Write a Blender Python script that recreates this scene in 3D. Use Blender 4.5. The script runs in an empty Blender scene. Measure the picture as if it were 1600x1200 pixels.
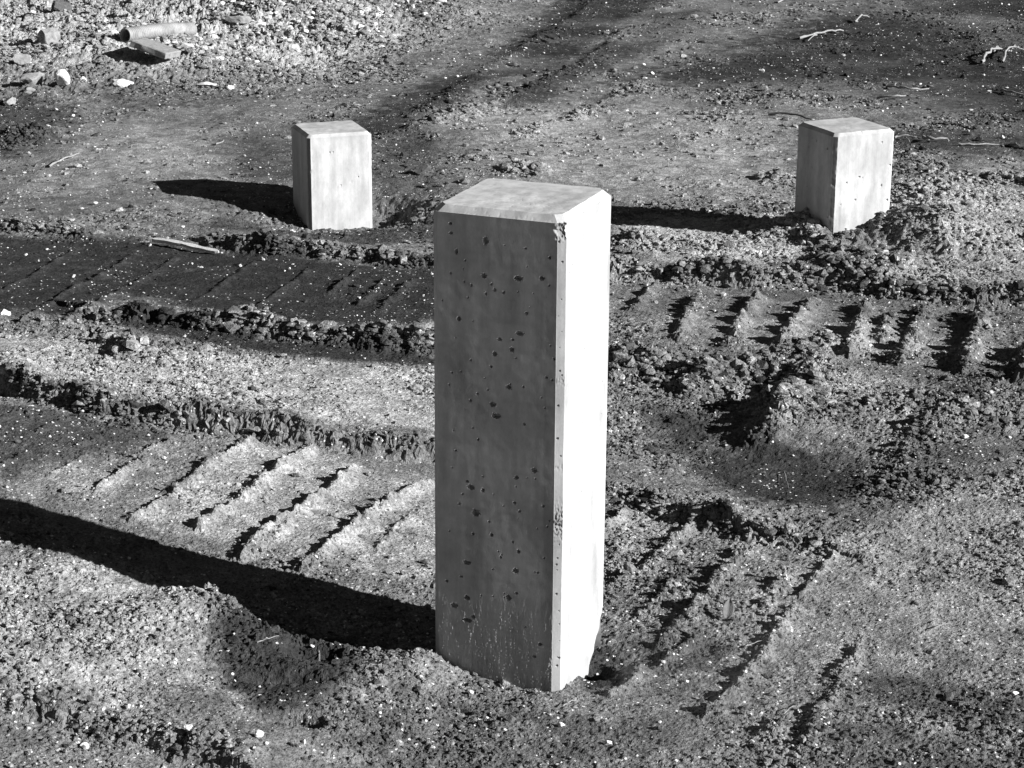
import bpy, math
import numpy as np
from mathutils import Vector, Matrix

SC = bpy.context.scene
COL = SC.collection
rng = np.random.default_rng(7)

# ------------------------------------------------------------------ camera
CAM_H = 1.781
FPX = 3444.15                      # focal length measured in pixels of the 1600 px wide photograph
PITCH = 0.312178
ROLL = 0.006733
cam_d = bpy.data.cameras.new("camera")
cam_d.sensor_width = 36.0
cam_d.lens = 36.0 * FPX / 1600.0
cam_d.clip_start = 0.05
cam_d.clip_end = 3000.0
cam = bpy.data.objects.new("camera", cam_d)
COL.objects.link(cam)
cam.matrix_world = (Matrix.Translation((0, 0, CAM_H)) @ Matrix.Rotation(math.pi / 2 - PITCH, 4, 'X')
                    @ Matrix.Rotation(ROLL, 4, 'Z'))
SC.camera = cam

# ------------------------------------------------------------------ light
SUN_AZ = math.radians(-22.3)       # from +X, counter-clockwise
SUN_EL = math.radians(23.5)
sun_v = Vector((math.cos(SUN_EL) * math.cos(SUN_AZ), math.cos(SUN_EL) * math.sin(SUN_AZ), math.sin(SUN_EL)))
sd = bpy.data.lights.new("sun", 'SUN')
sd.energy = 5.0
sd.angle = math.radians(0.5)
sd.color = (1.0, 1.0, 1.0)         # monochrome photograph: neutral light
sun = bpy.data.objects.new("sun", sd)
COL.objects.link(sun)
sun.location = sun_v * 30
sun.rotation_euler = sun_v.to_track_quat('Z', 'Y').to_euler()

world = bpy.data.worlds.new("World")
SC.world = world
world.use_nodes = True
wt = world.node_tree
for n in list(wt.nodes):
    wt.nodes.remove(n)
wo = wt.nodes.new('ShaderNodeOutputWorld')
bg = wt.nodes.new('ShaderNodeBackground')
sky = wt.nodes.new('ShaderNodeTexSky')
sky.sky_type = 'NISHITA'
sky.sun_disc = False
sky.sun_elevation = SUN_EL
sky.sun_rotation = math.pi / 2 - SUN_AZ
sky.altitude = 2500.0
sky.air_density = 0.5              # clear, deep sky
sky.dust_density = 0.0
sky.ozone_density = 6.0
sep = wt.nodes.new('ShaderNodeSeparateColor')      # red-filtered black and white sky
wt.links.new(sky.outputs[0], sep.inputs[0])
wt.links.new(sep.outputs[0], bg.inputs[0])
bg.inputs[1].default_value = 0.12
wt.links.new(bg.outputs[0], wo.inputs[0])

SC.view_settings.view_transform = 'Standard'
SC.view_settings.look = 'None'
SC.view_settings.gamma = 1.0
SC.view_settings.exposure = 1.08

# ------------------------------------------------------------------ measuring helpers
SLOPE = -0.03
Y0 = 3.75


def ray(px, py):
    """direction of a photograph pixel, used to measure where things stand on the ground"""
    u = (px - 800) / FPX
    v = (py - 600) / FPX
    c, s = math.cos(ROLL), math.sin(ROLL)
    u, v = c * u + s * v, -s * u + c * v
    c, s = math.cos(PITCH), math.sin(PITCH)
    return np.array([u, c - v * s, -s - v * c])


def zbase(x, y):
    """even lie of the land: falling gently away, rising to the left of the near post"""
    w = np.clip((6.6 - y) / 2.0, 0, 1)
    return SLOPE * (y - Y0) + .118 * np.clip(-x - .12, 0, 1.6) * w * w * (3 - 2 * w)


def G(px, py, dz=0.0):
    """ground position (x, y) seen at a photograph pixel, at height dz over the even ground"""
    d = ray(px, py)
    t = (dz - SLOPE * Y0 - CAM_H) / (d[2] - SLOPE * d[1])
    for _ in range(12):
        t += .7 * ((zbase(d[0] * t, d[1] * t) + dz - CAM_H) / d[2] - t)
    return np.array([d[0] * t, d[1] * t])


def GP(pts):
    return np.array([G(*p) for p in pts])


def on_plane(px, py, p0, n):
    d = ray(px, py)
    o = np.array([0, 0, CAM_H])
    t = np.dot(p0 - o, n) / np.dot(d, n)
    return o + d * t


# ------------------------------------------------------------------ noise
def _hash(ix, iy, seed):
    n = (ix.astype(np.uint32) * np.uint32(374761393) + iy.astype(np.uint32) * np.uint32(668265263)
         + np.uint32((seed * 2246822519) & 0xffffffff))
    n = (n ^ (n >> np.uint32(13))) * np.uint32(1274126177)
    n ^= n >> np.uint32(16)
    n *= np.uint32(2246822507)
    return n ^ (n >> np.uint32(13))


_ga = np.linspace(0, 2 * np.pi, 32, endpoint=False)
_gx, _gy = np.cos(_ga).astype(np.float32), np.sin(_ga).astype(np.float32)


def perlin(x, y, seed=0):
    x0 = np.floor(x); y0 = np.floor(y)
    fx = (x - x0).astype(np.float32); fy = (y - y0).astype(np.float32)
    ix = x0.astype(np.int32); iy = y0.astype(np.int32)
    u = fx * fx * fx * (fx * (fx * 6 - 15) + 10)
    v = fy * fy * fy * (fy * (fy * 6 - 15) + 10)

    def g(dx, dy):
        h = _hash(ix + dx, iy + dy, seed) & np.uint32(31)
        return _gx[h] * (fx - dx) + _gy[h] * (fy - dy)
    a = g(0, 0); b = g(1, 0); c = g(0, 1); d = g(1, 1)
    return ((a + u * (b - a)) * (1 - v) + (c + u * (d - c)) * v) * 1.5


def fbm(x, y, octv, seed=0, gain=.5):
    r = 0; a = 1.0
    for i in range(octv):
        r = r + a * perlin(x, y, seed + i * 17)
        x = x * 2.03 + 5.3; y = y * 2.03 + 9.1; a *= gain
    return r


def crumbs(x, y, cell, seed, density):
    """lumps of random size: height 0..1 in units of the cell"""
    gx = x / cell; gy = y / cell
    x0 = np.floor(gx).astype(np.int32); y0 = np.floor(gy).astype(np.int32)
    best = np.zeros(x.shape, np.float32)
    for dx in (-1, 0, 1):
        for dy in (-1, 0, 1):
            h = _hash(x0 + dx, y0 + dy, seed)
            a = (h & np.uint32(255)).astype(np.float32) / 255
            b = ((h >> np.uint32(8)) & np.uint32(255)).astype(np.float32) / 255
            r = ((h >> np.uint32(16)) & np.uint32(255)).astype(np.float32) / 255
            k = ((h >> np.uint32(24)) & np.uint32(255)).astype(np.float32) / 255
            ex = gx - (x0 + dx) - a; ey = gy - (y0 + dy) - b
            ca = np.cos(k * 40); sa = np.sin(k * 40)
            e1 = (ex * ca + ey * sa); e2 = (-ex * sa + ey * ca) * 1.35
            rad = .22 + .5 * r * r
            dd = np.maximum(np.abs(e1) * .8 + np.abs(e2) * .45, np.sqrt(e1 * e1 + e2 * e2))
            hh = np.clip((rad - dd) * 2.2, 0, .75 * rad) * (k < density)
            best = np.maximum(best, hh)
    return best


def sstep(a, b, x):
    t = np.clip((x - a) / (b - a), 0, 1)
    return t * t * (3 - 2 * t)


def poly_dist(x, y, P):
    """signed distance to a polyline (positive on its left), position along it, run past its ends"""
    best = np.full(x.shape, 1e9, np.float32); sg = np.zeros(x.shape, np.float32)
    al = np.zeros(x.shape, np.float32); over = np.zeros(x.shape, np.float32)
    L = 0
    seglen = [np.hypot(*(P[i + 1] - P[i])) for i in range(len(P) - 1)]
    for i in range(len(P) - 1):
        a, b = P[i], P[i + 1]
        d = (b - a) / seglen[i]
        rx = x - a[0]; ry = y - a[1]
        t = rx * d[0] + ry * d[1]
        tc = np.clip(t, 0, seglen[i])
        px = rx - d[0] * tc; py = ry - d[1] * tc
        dist = np.hypot(px, py)
        m = dist < best
        best = np.where(m, dist, best)
        sg = np.where(m, np.where(d[0] * ry - d[1] * rx >= 0, 1, -1), sg)
        al = np.where(m, L + tc, al)
        ov = np.zeros_like(dist)
        if i == 0:
            ov = np.maximum(-t, 0)
        if i == len(P) - 2:
            ov = np.maximum(ov, t - seglen[i])
        over = np.where(m, ov, over)
        L += seglen[i]
    return best * sg, al, over, L


def in_poly(x, y, P):
    r = np.zeros(x.shape, bool)
    n = len(P); j = n - 1
    for i in range(n):
        xi, yi = P[i]; xj, yj = P[j]
        c = ((yi > y) != (yj > y)) & (x < (xj - xi) * (y - yi) / (yj - yi + 1e-12) + xi)
        r ^= c
        j = i
    return r


# ------------------------------------------------------------------ the posts (x, y, top z, yaw)
SIDE = 0.25
CH = 0.0123
FIT = {'near': (0.0744, 15.3128, -3.5335, -0.3839), 'back_left': (-2.7576, 32.823, -6.5415, -1.2254),
       'back_right': (4.6735, 30.6141, -6.0183, -1.1370)}
POST = {k: (v[0] * SIDE, v[1] * SIDE, v[2] * SIDE + CAM_H, v[3]) for k, v in FIT.items()}

# ------------------------------------------------------------------ terrain features, measured on the photograph
# bank with a ragged face: (points left to right, height, face width, fade length, high side far(+1)/near(-1), lumpiness)
BANKS = [
    ([(-90, 585), (0, 602), (70, 622), (150, 642), (210, 652), (300, 664), (390, 676), (470, 690), (560, 702), (620, 708), (720, 712)], .050, .016, .40, 1, 1.0),
    ([(870, 770), (945, 776), (1010, 784), (1060, 806), (1120, 820)], .034, .03, .16, 1, 1.0),
    ([(1140, 826), (1200, 842), (1290, 862)], .012, .05, .12, 1, 1.0),
    ([(325, 380), (420, 396), (520, 400), (600, 408), (720, 414)], .036, .035, .22, 1, 1.1),
    ([(-60, 352), (0, 358), (60, 362), (120, 372)], .022, .03, .2, 1, .8),
    ([(880, 424), (960, 432), (1030, 437), (1100, 443), (1170, 448), (1240, 446), (1300, 446), (1380, 457), (1460, 465), (1600, 472), (1720, 476)], .066, .05, .20, 1, 1.2),
    ([(110, 482), (170, 500), (250, 508), (330, 522), (400, 530), (460, 538), (540, 545), (600, 548), (700, 552)], .020, .06, .20, 1, .8),
    ([(-90, 1085), (0, 1112), (120, 1140), (250, 1180), (360, 1215)], .034, .02, .25, 1, .55),
    ([(-90, 820), (60, 856), (190, 884), (300, 922), (400, 978), (520, 1015), (650, 1046)], .040, .045, .45, -1, .5),
    ([(940, 590), (1000, 586), (1060, 596), (1110, 600)], .035, .05, .15, 1, 1.6),
]
# ridges: (points, height, half width, lumpiness)
RIDGES = [
    ([(205, 800), (260, 770), (310, 732), (350, 707), (392, 680)], .020, .014, .4),
    ([(310, 810), (370, 775), (415, 740), (484, 688)], .023, .015, .4),
    ([(378, 855), (425, 815), (480, 780), (510, 760), (556, 722)], .026, .016, .4),
    ([(470, 880), (550, 815), (610, 775), (672, 742)], .027, .016, .4),
    ([(210, 715), (268, 684)], .010, .012, .3),
    ([(120, 695), (175, 673)], .010, .012, .3),
    ([(60, 672), (108, 648)], .009, .012, .3),
    ([(0, 655), (30, 640)], .009, .012, .3),
    ([(935, 828), (980, 786)], .018, .012, .3),
    ([(965, 905), (1020, 872), (1050, 840), (1082, 806)], .017, .012, .3),
    ([(1030, 1005), (1072, 965), (1112, 918), (1130, 890), (1162, 858)], .013, .015, .9),
    ([(955, 1075), (1000, 1045), (1032, 1025), (1090, 985)], .014, .012, .4),
    ([(1105, 1106), (1155, 1060), (1205, 992), (1240, 942)], .017, .017, .5),
    ([(1250, 925), (1303, 862)], .012, .012, .5),
    ([(1255, 1165), (1300, 1080), (1350, 990)], .008, .014, .6),
    ([(990, 480), (1022, 443)], .022, .018, .4),
    ([(1058, 522), (1075, 490), (1092, 462)], .026, .022, .7),
    ([(1140, 530), (1160, 490), (1183, 458)], .030, .022, .6),
    ([(1220, 525), (1245, 490), (1270, 462)], .034, .024, .7),
    ([(1328, 540), (1342, 500), (1354, 465)], .040, .026, .8),
    ([(1375, 520), (1388, 485)], .028, .024, .9),
    ([(1405, 555), (1428, 505), (1444, 465)], .036, .026, .7),
    ([(1505, 565), (1522, 515), (1534, 472)], .042, .028, .6),
    ([(1596, 580), (1612, 530)], .045, .028, .7),
    ([(0, 452), (60, 420), (118, 384)], .010, .014, .3),
    ([(40, 494), (110, 450), (205, 398)], .011, .014, .3),
    ([(96, 506), (180, 455), (275, 398)], .012, .014, .3),
    ([(515, 452), (560, 418)], .012, .014, .5),
    ([(560, 470), (600, 434)], .012, .014, .5),
    ([(590, 480), (645, 432)], .012, .014, .5),
    ([(150, 760), (190, 735), (230, 715)], .012, .010, .3),
    ([(420, 845), (455, 815)], .012, .010, .5),
    ([(590, 850), (640, 805)], .010, .010, .3),
    ([(80, 740), (130, 712)], .009, .010, .3),
    ([(-20, 735), (40, 705)], .009, .010, .3),
    ([(1000, 960), (1060, 905)], .008, .010, .6),
    ([(1190, 940), (1225, 900)], .010, .012, .8),
    ([(1290, 1060), (1330, 1020)], .008, .010, .5),
    ([(1180, 1160), (1215, 1125)], .010, .012, .6),
    ([(300, 470), (345, 440), (400, 405)], .010, .014, .3),
    ([(380, 490), (430, 455), (480, 420)], .010, .014, .3),
    # heaped berms
    ([(165, 492), (250, 493), (330, 503), (400, 506), (460, 519), (540, 528), (600, 534), (700, 540)], .026, .035, 2.0),
    ([(380, 505), (420, 512)], .022, .04, 2.0),
    ([(580, 535), (640, 535), (690, 540)], .030, .05, 2.2),
    ([(150, 525), (185, 535), (205, 548)], .028, .04, 2.0),
    ([(1075, 590), (1130, 570), (1200, 562), (1260, 545), (1295, 525)], .038, .055, 1.5),
    ([(1275, 560), (1250, 600), (1225, 632)], .030, .06, 1.3),
    ([(1235, 620), (1205, 655), (1188, 672)], .030, .045, 1.3),
    ([(1235, 655), (1290, 640), (1360, 630), (1450, 620)], .014, .05, .8),
    ([(340, 378), (385, 384), (440, 390)], .02, .05, 2.0),
    ([(1240, 350), (1330, 415), (1395, 430)], .02, .06, 1.5),
    ([(560, 222), (690, 186), (780, 153), (860, 123), (930, 82), (985, 40)], .020, .06, .5),
    ([(640, 182), (760, 112), (860, 44), (930, 0)], .018, .06, .5),
    ([(820, 205), (960, 150), (1010, 120)], .012, .06, .6),
    ([(1440, 270), (1560, 275), (1640, 285)], .02, .06, 1.2),
    ([(1400, 700), (1460, 660), (1520, 640)], .012, .06, .7),
]
# bumps and hollows: (pixel, radius x, radius y, height, lumpiness)
BLOBS = [
    ((1075, 385), .32, .15, .030, .3), ((1000, 385), .14, .12, .012, .9), ((1235, 360), .16, .12, .02, .5),
    (('w', 1.50, 7.56), .22, .25, .125, .45), (('w', 1.18, 7.62), .24, .20, .035, .3), ((1475, 300), .20, .25, .04, 1.0), ((1370, 415), .22, .14, .03, 1.6),
    ((985, 560), .13, .10, .045, 2.0), ((1210, 745), .30, .24, -.032, .2), ((1062, 672), .15, .13, -.020, .1),
    ((1150, 615), .10, .10, -.03, .1),
    (('w', -.67, 8.02), .34, .32, -.092, .1), (('w', -.46, 8.19), .075, .09, -.09, .1), (('w', -.95, 8.02), .14, .10, -.02, .1),
    ((430, 1000), .09, .07, -.018, .2), ((493, 1066), .048, .034, -.065, .6), ((445, 1105), .06, .026, -.055, .6), ((455, 1165), .05, .025, -.04, .8),
    ((1000, 1040), .06, .05, -.012, .1), ((1085, 1015), .05, .045, -.012, .1),
    ((130, 60), .85, 1.0, .16, .25), ((40, 30), .7, .9, .10, .3), ((300, 30), .6, .9, .10, .35), ((500, 20), .55, .9, .14, .8), ((600, 0), .5, .8, .10, 1.2),
    ((250, 95), .5, .35, .03, 1.0), ((45, 205), .12, .2, .03, 1.6), ((822, 262), .10, .12, .02, 1.8), ((662, 268), .05, .05, .015, .8),
    ((1215, 275), .08, .08, .02, 1.4), ((1420, 745), .14, .12, .012, 1.0), ((1520, 640), .3, .2, .01, .4),
]
# darker soil: moisture, and soft shade put into the colour: (outline, strength, soft edge in metres)
DAMP_SHADE = [
    ([(-80, 368), (200, 374), (330, 388), (520, 404), (720, 418), (720, 505), (500, 512), (400, 500), (300, 486), (200, 462), (120, 492), (-80, 492)], 1.0, .06),  # rut floor: moisture and slope shade in one colour
    ([(150, 488), (250, 500), (330, 520), (450, 538), (720, 560), (720, 574), (560, 572), (450, 565), (340, 547), (240, 528), (180, 505)], 1.0, .03),
    ([(-80, 615), (70, 630), (160, 655), (250, 672), (230, 700), (150, 720), (0, 742), (-80, 742)], .75, .07),
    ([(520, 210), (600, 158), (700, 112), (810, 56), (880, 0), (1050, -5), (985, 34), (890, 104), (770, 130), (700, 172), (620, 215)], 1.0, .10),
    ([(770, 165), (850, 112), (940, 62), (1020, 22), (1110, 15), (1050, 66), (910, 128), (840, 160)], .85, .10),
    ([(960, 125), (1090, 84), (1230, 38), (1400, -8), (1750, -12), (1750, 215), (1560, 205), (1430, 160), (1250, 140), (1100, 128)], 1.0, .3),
    ([(1290, 205), (1400, 206), (1600, 188), (1750, 195), (1750, 238), (1500, 243), (1400, 236)], .8, .1),
    ([(340, 300), (460, 352), (600, 350), (720, 328), (720, 372), (560, 392), (430, 384), (330, 352)], .8, .07),
    ([(560, 195), (640, 190), (700, 240), (690, 300), (600, 322), (585, 260)], .6, .1),
    ([(330, 210), (460, 196), (460, 290), (380, 275)], .65, .12),
    ([(1010, 640), (1110, 632), (1140, 670), (1080, 695), (1020, 690)], .9, .06),  # soft shade put into the soil colour
    ([(1090, 700), (1200, 672), (1340, 715), (1365, 765), (1300, 795), (1190, 780), (1110, 745)], .95, .07),  # wider patch of soft shade, painted as darker soil
    ([(335, 985), (420, 972), (560, 1000), (560, 1055), (520, 1110), (420, 1130), (360, 1090), (330, 1040)], .95, .03),
    ([(-80, 165), (60, 150), (110, 175), (110, 215), (30, 240), (-80, 240)], .8, .15),
    ([(120, 145), (250, 138), (400, 150), (330, 170), (180, 172)], .5, .12),
    ([(1330, 1050), (1450, 1060), (1640, 1105), (1640, 1150), (1480, 1120), (1360, 1090)], .6, .03),
    ([(1290, 1130), (1450, 1140), (1640, 1180), (1640, 1240), (1300, 1240)], .5, .04),
    ([(895, 1010), (955, 1005), (985, 1030), (965, 1068), (915, 1074)], 1.0, .012),  # darkness inside the hole, put into the soil colour
    ([(940, 1000), (1010, 1000), (1120, 985), (1130, 1030), (1030, 1060), (950, 1040)], .6, .03),
    ([(560, 1120), (760, 1110), (1000, 1120), (1080, 1160), (900, 1240), (600, 1240)], .3, .05),
    ([(1240, 820), (1440, 700), (1640, 640), (1640, 720), (1480, 760), (1340, 850)], .45, .08),
    ([(1380, 560), (1640, 580), (1640, 640), (1450, 640)], .45, .08),
    ([(960, 445), (1200, 450), (1640, 478), (1640, 520), (1200, 500), (960, 500)], .35, .06),
]
# pale, dry, dusty soil
PALE = [
    ([(-80, 512), (150, 545), (330, 560), (560, 578), (720, 580), (720, 690), (560, 685), (380, 650), (200, 625), (-80, 590)], 1.0, .04),
    ([(200, 800), (390, 690), (480, 700), (560, 730), (720, 745), (720, 930), (560, 890), (440, 860), (300, 830)], .75, .06),
    ([(60, 700), (200, 715), (180, 770), (60, 770)], .6, .06),
    ([(-80, 880), (150, 890), (300, 940), (340, 1010), (320, 1090), (200, 1130), (-80, 1090)], .7, .05),
    ([(700, 160), (1000, 165), (1230, 190), (1235, 320), (960, 300), (760, 250)], .7, .25),
    ([(980, 340), (1100, 335), (1240, 370), (1180, 430), (1040, 410)], .9, .08),
    ([(1370, 300), (1450, 280), (1600, 250), (1650, 400), (1480, 410), (1400, 370)], .75, .12),
    ([(-100, 20), (300, 20), (420, 60), (600, 30), (640, 60), (520, 110), (320, 120), (150, 125), (-100, 120)], 1.0, .25),
    ([(170, 190), (380, 200), (330, 270), (120, 300), (40, 300)], .6, .2),
    ([(620, 130), (820, 70), (1000, 20), (1010, 40), (840, 110), (700, 160)], .5, .12),
    ([(960, 345), (1240, 335), (1300, 380), (1200, 425), (1040, 420), (960, 400)], 1.0, .05),
    ([(1370, 310), (1480, 280), (1540, 330), (1450, 380), (1380, 370)], 1.0, .06),
    ([(1150, 600), (1230, 600), (1240, 660), (1180, 690)], .7, .03),
    ([(950, 800), (1080, 800), (1040, 880), (950, 920)], .5, .04),
    ([(1130, 840), (1320, 860), (1480, 900), (1400, 1040), (1200, 1060)], .35, .08),
    ([(1300, 780), (1640, 740), (1640, 1080), (1400, 1040), (1250, 900)], .4, .10),
    ([(1250, 570), (1640, 590), (1640, 700), (1380, 690)], .35, .10),
    ([(1330, 400), (1640, 410), (1640, 460), (1400, 450)], .5, .06),
    ([(900, 400), (1160, 450), (1400, 520), (1640, 560), (1640, 600), (1320, 560), (950, 500)], .4, .08),
]
# ground pressed smooth by wheels
SMOOTH = [
    ([(-80, 640), (200, 670), (400, 690), (560, 712), (720, 722), (720, 900), (480, 880), (200, 830), (-80, 780)], .62, .05),
    ([(930, 800), (1060, 815), (1250, 860), (1320, 900), (1350, 1000), (1150, 1110), (960, 1080)], .5, .06),
    ([(950, 445), (1200, 455), (1640, 482), (1640, 560), (1300, 540), (1100, 525), (960, 510)], .6, .05),
    ([(-80, 372), (330, 392), (720, 420), (720, 500), (500, 508), (300, 482), (-80, 488)], .7, .05),
    ([(960, 600), (1100, 620), (1350, 700), (1360, 780), (1250, 800), (1000, 760)], .45, .08),
    ([(200, 180), (460, 200), (460, 340), (300, 350), (-80, 330), (-80, 260)], .5, .15),
    ([(700, 180), (1000, 170), (1230, 200), (1230, 290), (960, 290), (720, 250)], .4, .15),
    ([(1180, 20), (1640, 20), (1640, 130), (1300, 130)], -.8, .3),
    ([(1400, 190), (1640, 190), (1640, 300), (1400, 300)], -.8, .2),
    ([(330, 0), (640, 0), (600, 120), (330, 150)], -.7, .3),
]
_SM = [(GP(p), *r) for p, *r in SMOOTH]
_PL = [(GP(p), *r) for p, *r in PALE]
_BK = [(GP(p), *r[:-1], min(r[-1], 1.15)) for p, *r in BANKS]
_RD = [(np.array([G(*q, dz=r[0] * .8) for q in p]), *r[:-1], min(r[-1], 1.3)) for p, *r in RIDGES]
_BL = [((np.array(p[1:]) if p[0] == 'w' else G(*p, dz=r[2] * .7)), *r) for p, *r in BLOBS]
_DS = [(GP(p), *r) for p, *r in DAMP_SHADE]


def subset(x, y, P, pad):
    lo = P.min(0) - pad; hi = P.max(0) + pad
    return np.nonzero((x > lo[0]) & (x < hi[0]) & (y > lo[1]) & (y < hi[1]))[0]


def terrain(x, y, micro=True):
    """height, lumpiness and tone of the ground at world positions"""
    x = np.asarray(x, np.float32); y = np.asarray(y, np.float32)
    z = zbase(x, y)
    z = z + .012 * perlin(x * 1.1, y * 1.1, 3) + .006 * perlin(x * 3, y * 3, 4)
    back = sstep(7.6, 9.0, y)
    z = z + back * (.014 * fbm(x * 1.6, y * 1.1, 3, 12) + .006 * perlin(x * 7, y * 4, 14))
    heap = np.exp(-np.maximum(np.hypot((x + 2.2) / 1.5, (y - 13.2) / 1.7) - .6, 0) ** 2 * 6)
    z = z + heap * (.05 * fbm(x * 3.1, y * 3.1, 3, 15) + .02 * np.abs(perlin(x * 11, y * 11, 16)))
    lump = .42 - .12 * back + .42 * perlin(x * 1.7, y * 1.7, 8) + .25 * perlin(x * 5, y * 4, 9)
    lump = np.maximum(lump, .12)
    wob = .5 * perlin(x * 9, y * 9, 21) + .35 * perlin(x * 24, y * 24, 22) + .25 * perlin(x * 60, y * 60, 23)
    wob_s = .55 * perlin(x * 5.3, y * 5.3, 24) + .35 * perlin(x * 17, y * 17, 25) + .22 * perlin(x * 41, y * 41, 22) + .10 * perlin(x * 90, y * 90, 23)
    for P, h, w, L, side, lp in _BK:
        w = w * 1.4 + .022
        i = subset(x, y, P, max(3 * L, .3))
        if not len(i): continue
        d, al, ov, tot = poly_dist(x[i], y[i], P)
        d = d * side + wob_s[i] * .03
        hv = h * (.85 + .6 * perlin(x[i] * 5, y[i] * 5, 31))
        taper = np.exp(-(ov / .10) ** 2)
        z[i] += hv * sstep(-w / 2, w / 2, d) * np.exp(-np.maximum(d, 0) / L) * taper
        z[i] -= .25 * hv * np.exp(-(np.minimum(d, 0) / .12) ** 2) * (1 - sstep(-w / 2, w / 2, d)) * taper
        lump[i] += lp * np.exp(-((d - .012) / .035) ** 2) * taper
    for P, h, w, lp in _RD:
        i = subset(x, y, P, 5 * w)
        if not len(i): continue
        d, al, ov, tot = poly_dist(x[i], y[i], P)
        d = d + wob[i] * .45 * w + .007 * perlin(x[i] * 16, y[i] * 16, 43) + .0035 * perlin(x[i] * 70, y[i] * 70, 44)
        hv = h * np.clip(.95 + (.45 if lp < .45 else .9) * perlin(al * 17, al * 0 + 1.7 + P[0][0] * 9, 41) + (.25 if lp < .45 else .5) * perlin(al * 45, al * 0 + 2 + P[0][1] * 7, 42), .1, 1.6 if lp < 1.0 else 1.15)
        k = np.exp(-(ov / (1.2 * w)) ** 2)
        wd = np.where(d > 0, .75 * w, 1.25 * w) if lp < 1.0 else w
        pr = np.exp(-np.abs(d / wd) ** 1.7)
        z[i] += hv * pr * k * (.78 if lp < 1.0 else 1.0)
        lump[i] += lp * pr * k
    for c, rx, ry, h, lp in _BL:
        i = np.nonzero((np.abs(x - c[0]) < 2.2 * rx) & (np.abs(y - c[1]) < 2.2 * ry))[0]
        if not len(i): continue
        q = np.hypot((x[i] - c[0]) / rx, (y[i] - c[1]) / ry) * (1 + .25 * wob[i])
        k = np.exp(-q ** 2.4)
        z[i] += h * k
        lump[i] += lp * k
    # narrow hole against the near post
    c = G(935, 1044)
    i = np.nonzero(np.hypot(x - c[0], y - c[1]) < .14)[0]
    if len(i):
        q = np.hypot((x[i] - c[0]) / .036, (y[i] - c[1]) / .036) * (1 + .12 * wob[i])
        z[i] -= .15 * (1 - sstep(.7, 1.1, q)) + .008 * np.exp(-(q / 2.2) ** 2)
        q2 = np.hypot(x[i] - c[0] - .065, y[i] - c[1] + .012) / .028
        z[i] += .022 * np.exp(-q2 ** 2)  # lump added on the sun side to shade the hole
    damp_shade = np.zeros(x.shape, np.float32)  # moisture and painted shade share this mask
    pale = np.zeros(x.shape, np.float32)
    smooth = np.zeros(x.shape, np.float32)
    for table, out in ((_DS, damp_shade), (_PL, pale), (_SM, smooth)):
        for P, s, soft in table:
            i = subset(x, y, P, 3 * soft)
            if not len(i): continue
            Pc = np.vstack([P, P[:1]])
            d = np.abs(poly_dist(x[i], y[i], Pc)[0])
            d = np.where(in_poly(x[i], y[i], P), d, -d) + soft * 1.3 * wob[i]
            if out is smooth:
                out[i] += s * sstep(-soft, soft, d)
            else:
                out[i] = np.maximum(out[i], s * sstep(-soft, soft, d) * np.clip(1.06 + .4 * wob[i], 0, 1))
    damp_shade = damp_shade * (1 - back * (1 - np.clip(.95 + .75 * perlin(x * .9 + y * .35, y * 1.3 - x * .5, 47), .25, 1)))
    tone = pale * (1 - damp_shade) - damp_shade
    lump = np.clip(lump * (1 - .25 * damp_shade) * (1 - smooth * np.clip(1.5 - lump, 0, 1)), .06, 1.9)
    if micro:
        near = 1 / (1 + np.exp((y - 7.5) / .8))
        z += (.006 * perlin(x * 11, y * 11, 51) + .004 * perlin(x * 27, y * 27, 52)) * (.35 + .65 * lump)
        z += .0016 * perlin(x * 75, y * 75, 53) * (.4 + lump) + .0012 * near * perlin(x * 190, y * 190, 54) * (.3 + lump)
        rg = 1 - np.abs(perlin(x * 42 + wob, y * 42, 56)) * 1.6
        z += .007 * (rg - .5) * np.clip(lump - .5, 0, 1.2)
        z += crumbs(x, y, .011, 61, .8) * .011 * np.minimum(.25 + lump, 1.4) * near
        z += crumbs(x, y, .020, 62, .5) * .016 * np.clip(lump * .9, .1, 1.0)
        z += .0035 * perlin(x * 110, y * 110, 58) * np.clip(lump - .5, 0, 1.3)
        z += crumbs(x, y, .038, 63, .5) * .038 * np.clip(lump - .9, 0, 1.0) * .45
        z += .010 * fbm(x * 20, y * 20, 3, 57) * np.clip(lump - .6, 0, 1.2)
    return z, lump, tone


# ------------------------------------------------------------------ materials
def new_mat(name):
    m = bpy.data.materials.new(name)
    m.use_nodes = True
    nt = m.node_tree
    b = nt.nodes['Principled BSDF']
    b.inputs['Specular IOR Level'].default_value = .25
    return m, nt, b


def N(nt, t, **kw):
    n = nt.nodes.new(t)
    for k, v in kw.items():
        setattr(n, k, v)
    return n


def noise(nt, vec, scale, detail=4, rough=.55):
    n = N(nt, 'ShaderNodeTexNoise')
    n.inputs['Scale'].default_value = scale
    n.inputs['Detail'].default_value = detail
    n.inputs['Roughness'].default_value = rough
    nt.links.new(vec, n.inputs['Vector'])
    return n.outputs['Fac']


def ramp(nt, fac, stops):
    r = N(nt, 'ShaderNodeValToRGB')
    e = r.color_ramp.elements
    while len(e) > 1:
        e.remove(e[-1])
    e[0].position = stops[0][0]
    e[0].color = (stops[0][1],) * 3 + (1,)
    for p, v in stops[1:]:
        q = e.new(p)
        q.color = (v, v, v, 1)
    nt.links.new(fac, r.inputs[0])
    return r.outputs[0]


def math_n(nt, op, a, b):
    n = N(nt, 'ShaderNodeMath', operation=op)
    for i, v in enumerate((a, b)):
        if isinstance(v, (int, float)):
            n.inputs[i].default_value = v
        else:
            nt.links.new(v, n.inputs[i])
    return n.outputs[0]


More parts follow.
